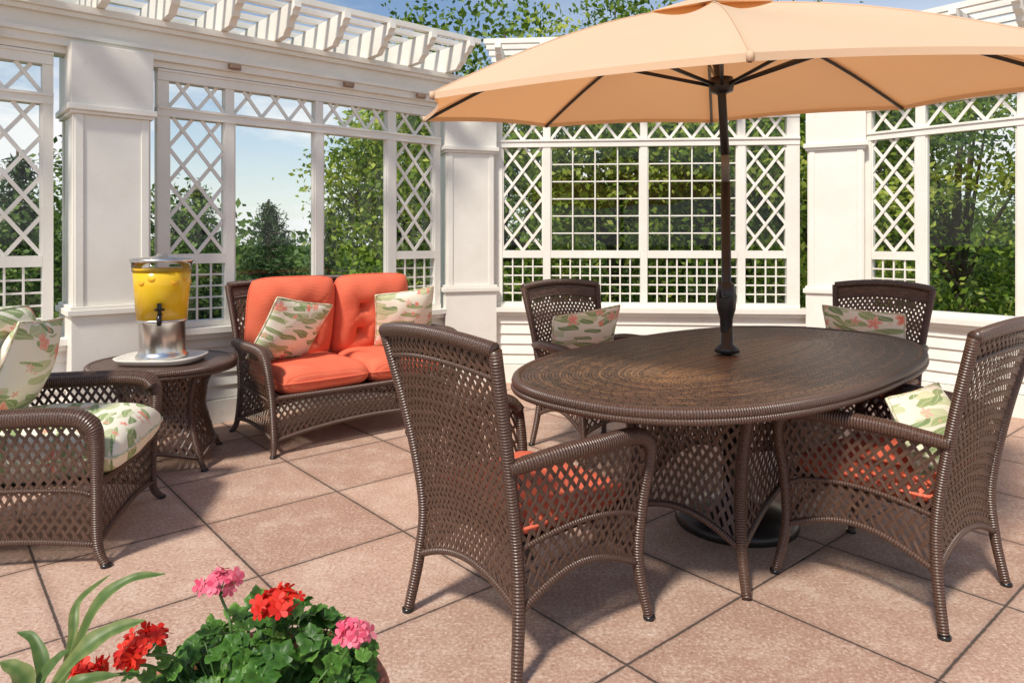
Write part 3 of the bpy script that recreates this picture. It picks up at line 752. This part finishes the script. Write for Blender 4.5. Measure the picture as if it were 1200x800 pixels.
def pine(x,y,zt,r):
    e=empty('pine_tree'); mb=MB(); mb.tube([(x,y,-2.6),(x,y,zt)],[.14,.02],BARK,8)
    C=[];S=[]; z=-2.2
    while z<zt-.1:
        f=(zt-z)/(zt+2.2); nb=9
        for k in range(nb):
            th=rng.uniform(0,6.28); ln=r*f**.8*rng.uniform(.7,1.15)+.08
            t=rng.uniform(.1,1,int(60*ln)+12); dr=np.array([math.cos(th),math.sin(th)])
            P=np.stack([x+dr[0]*ln*t,y+dr[1]*ln*t,z-.25*t*ln+.28*(t*t)*ln],1)+rng.normal(size=(len(t),3))*.07
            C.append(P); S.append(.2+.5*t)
            if k%3==0: mb.tube([(x,y,z),(x+dr[0]*ln,y+dr[1]*ln,z+.03*ln)],[.02,.006],BARK,5)
        z+=.17
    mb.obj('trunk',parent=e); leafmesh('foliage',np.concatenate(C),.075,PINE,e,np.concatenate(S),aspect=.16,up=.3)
for p in ((-5.2,15,2.1,1.3),(-6.9,14.5,1.9,1.2),(-4.4,17,2.0,1.3),(-8.6,12.2,2.8,1.3),(-11,13.5,3.2,1.5),(-7.6,17,2.6,1.4)): pine(*p)
C=[];S=[]
for i in range(460):
    th=math.radians(rng.uniform(-62,62)); D=rng.uniform(28,46); x=D*math.sin(th)*1.2;y=D*math.cos(th)*.9+4
    zt=rng.uniform(-1.6,2.2)+1.0*math.sin(th*9)+(.8 if th>0 else -1.0)
    k=170; c=np.array([x,y,zt]); C.append(c+rng.normal(size=(k,3))*np.array([1.1,1.1,.65])); S.append(np.full(k,rng.uniform(0,.9)))
    C.append(c+np.array([0,0,-1.5])+rng.normal(size=(60,3))*np.array([1.3,1.3,.8])); S.append(np.full(60,rng.uniform(0,.4)))
leafmesh('distant_tree_line',np.concatenate(C),.18,LEAFD,None,np.concatenate(S))

# ------------------------------------------------------------ planter with geraniums
PCX,PCY=-.466,1.27
e=empty('geranium_planter')
mb=MB()
mb.lathe([(.0,0),(.16,0),(.20,.33),(.212,.365),(.235,.37),(.243,.383),(.243,.405),(.236,.417),(.218,.412),(.212,.385)],TERRA,56,(PCX,PCY,0))
mb.lathe([(.214,.385),(.1,.40),(.001,.405)],SOIL,32,(PCX,PCY,0))
mb.obj('pot',parent=e)
def gleaf(mb,c,r,nrm,mat=GLEAF):
    nrm=V(nrm).normalized(); t=nrm.orthogonal().normalized(); t=Matrix.Rotation(random.random()*6.28,3,nrm)@t; b=nrm.cross(t)
    sh=random.uniform(.05,.9); n=30; rings=[[],[],[]]; ci=mb.vert(V(c)-nrm*r*.22)
    for k in range(n):
        th=2*math.pi*k/n; rr=r*(1+.10*math.cos(5*th)+.04*math.cos(15*th))*(.4 if k==0 else 1)
        for q,(f,zz_) in enumerate(((.4,-.08),(.75,.02),(1,.0))):
            mb_=V(c)+t*math.cos(th)*rr*f+b*math.sin(th)*rr*f+nrm*r*(zz_+f*f*.11*math.sin(5*th+sh*9)+.03*math.sin(11*th))
            rings[q].append(mb.vert(mb_))
    for k in range(n):
        j=(k+1)%n; vn=.12 if k%6<2 else 0
        mb.face((ci,rings[0][k],rings[0][j]),mat,[(sh*.7+.15,0)]*3)
        mb.face((rings[0][k],rings[1][k],rings[1][j],rings[0][j]),mat,[(max(0,sh-.12+vn),0)]*4)
        mb.face((rings[1][k],rings[2][k],rings[2][j],rings[1][j]),mat,[(sh+vn,0),(sh+.15,0),(sh+.15,0),(sh+vn,0)])
mb=MB()
for i in range(270):
    th=random.random()*6.28; r=math.sqrt(random.random())
    z=.425+.10*(1-r**2)*random.uniform(.1,1.3)+.035*random.random()
    c=V((PCX+.01+r*.20*math.cos(th),PCY+.02+r*.215*math.sin(th),z)); nn=V((r*math.cos(th)*.6+random.gauss(0,.5),r*math.sin(th)*.6+random.gauss(0,.5)-.2,1))
    gleaf(mb,c,random.uniform(.011,.029),nn)
    if i%2==0: mb.tube([(PCX+.1*r*math.cos(th),PCY+.1*r*math.sin(th),.40),tuple(c)],.0018,STEM,5)
heads=[((258,682),1.30,PINK,.032),((322,708),1.26,RED,.036),((415,741),1.22,PINK,.025),((172,752),1.20,RED,.030),((97,787),1.16,RED,.025),((150,772),1.18,RED,.015),((322,748),1.36,PINK,.010)]
def unp(u,v,D): return V(((u-600)/F*D,D,H-(v-280)/F*D))
for (uv_,D,mt,R0) in heads:
    c=unp(uv_[0],uv_[1],D)
    b0=V((PCX+(c.x-PCX)*.6,PCY-.0,.42)); hubp=c-V((0,0,R0*.7)); mid=(b0+c)/2+V((random.uniform(-.02,.02),0,.02)); stem=cat([b0,mid,hubp],6); mb.tube(stem,.0028,STEM,6)
    for q in range(3):
        p=stem[3+q*2]; gleaf(mb,p+V((random.uniform(-.025,.025),random.uniform(-.02,.02),.005)),random.uniform(.009,.016),(random.gauss(0,.5),random.gauss(-.2,.4),1))
    nf=int(26*(R0/.036))+3
    for k in range(nf):
        d=V((random.gauss(0,1),random.gauss(0,1),random.gauss(.55,.7))).normalized(); fc=c+V((d.x*1.15,d.y,d.z*.55))*R0*random.uniform(.55,1.15)
        mb.tube([hubp,fc],.0009,STEM,4,caps=False)
        d=(d+V((0,-.35,.25))+V((random.gauss(0,.3),random.gauss(0,.3),random.gauss(0,.3)))).normalized()
        t=d.orthogonal().normalized(); b=d.cross(t); ph=random.random()*6
        for q in range(5):
            th=ph+q*1.2566; ax=t*math.cos(th)+b*math.sin(th); sd=d.cross(ax); L_=.0135*random.uniform(.75,1.25); cu=random.uniform(-.1,.45)
            idx=[mb.vert(x) for x in (fc,fc+ax*L_*.55+sd*L_*.36+d*L_*cu*.4,fc+ax*L_*.95+sd*L_*.30+d*L_*cu,fc+ax*L_*1.1+d*L_*cu,fc+ax*L_*.95-sd*L_*.30+d*L_*cu,fc+ax*L_*.55-sd*L_*.36+d*L_*cu*.4)]
            s_=random.random(); mb.face(idx,mt,[(s_*.5,0),(s_,0),(s_,0),(s_,0),(s_,0),(s_,0)])
mb.obj('geraniums',parent=e)
mb=MB()
def lance(pts,w,mat=LILY):
    P=cat([unp(*p) for p in pts],7); n=len(P); rows=[]
    for i,p in enumerate(P):
        t=(P[min(i+1,n-1)]-P[max(i-1,0)]).normalized(); f=i/(n-1); ww=w*math.sin(math.pi*min(1,f*.92+.06))**.8*(1+.12*math.sin(f*17))
        sd=t.cross(V((.2,-.5,1))).normalized(); up=sd.cross(t)
        rows.append([p-sd*ww+up*ww*.35,p-sd*ww*.5+up*ww*.05,p,p+sd*ww*.5+up*ww*.05,p+sd*ww+up*ww*.35])
    s_=random.uniform(.2,.8); mb.grid(rows,mat,uvf=lambda i,j:(min(1,s_*(.6 if j==2 else 1)+(.25 if j in (0,4) else 0)+.12*math.sin(i*1.9)),0))
for pts,w in (([(75,800,1.1),(110,715,1.12),(150,680,1.14),(194,672,1.16)],.010),([(60,805,1.05),(95,765,1.06),(130,740,1.08),(170,726,1.1)],.015),
    ([(70,810,1.1),(85,745,1.12),(92,705,1.15),(130,672,1.2)],.007),([(40,830,1.0),(25,790,1.0),(0,775,1.0)],.013),([(60,830,1.0),(90,800,1.0),(140,790,1.02)],.010),
    ([(30,840,1.05),(50,790,1.05),(40,750,1.07),(20,740,1.08)],.009),([(20,830,1.0),(60,780,1.02),(80,760,1.03)],.008)):
    lance(pts,w)
mb.lathe([(.0,0),(.09,0),(.115,.38),(.125,.40),(.125,.42),(.115,.42)],TERRA,32,(-.84,1.02,0)); mb.lathe([(.115,.41),(.001,.415)],SOIL,24,(-.84,1.02,0))
mb.obj('potted_lily')

# ------------------------------------------------------------ light, sky, camera
sun_el,sun_az=math.radians(50),math.radians(210)
w=bpy.data.worlds.new('World'); sc.world=w; w.use_nodes=True; nt=w.node_tree; bg=nt.nodes['Background']
sky=nd(nt,'ShaderNodeTexSky',{'sky_type':'NISHITA','sun_disc':False,'sun_elevation':sun_el,'sun_rotation':sun_az,'air_density':1.0,'dust_density':.8,'ozone_density':1.5})
tc=nd(nt,'ShaderNodeTexCoord').outputs['Generated']
mp=nd(nt,'ShaderNodeMapping',Vector=tc); mp.inputs['Scale'].default_value=(1,1,2.6); mp.inputs['Location'].default_value=(.35,.1,0)
n=nd(nt,'ShaderNodeTexNoise',Vector=mp.outputs[0],Scale=2.6,Detail=8,Roughness=.6).outputs[0]
sz=nd(nt,'ShaderNodeSeparateXYZ',Vector=tc).outputs[2]
cl=math_(nt,'MULTIPLY',ramp(nt,n,[(.41,0.),(.54,1.)]),ramp(nt,sz,[(.14,1.),(.34,.08)]))
hz=ramp(nt,sz,[(.0,.7),(.12,.25),(.3,.0)])
f=math_(nt,'MAXIMUM',cl,hz)
L(nt,mix(nt,f,sky.outputs[0],(7.0,7.0,7.1)),bg.inputs[0]); bg.inputs[1].default_value=.14
sl=bpy.data.lights.new('sun','SUN'); sl.energy=4.3; sl.angle=math.radians(7); sl.color=(1,.93,.81)
so=bpy.data.objects.new('sun',sl); sc.collection.objects.link(so)
dirv=V((math.sin(sun_az)*math.cos(sun_el),math.cos(sun_az)*math.cos(sun_el),math.sin(sun_el)))
so.rotation_euler=dirv.to_track_quat('Z','Y').to_euler()
cam=bpy.data.cameras.new('camera'); co=bpy.data.objects.new('camera',cam); sc.collection.objects.link(co); sc.camera=co
co.location=(0,0,H); co.rotation_euler=(math.radians(90),0,0); cam.sensor_width=36; cam.lens=F/1200*36; cam.shift_y=-.10; cam.clip_end=1000; cam.clip_start=.05
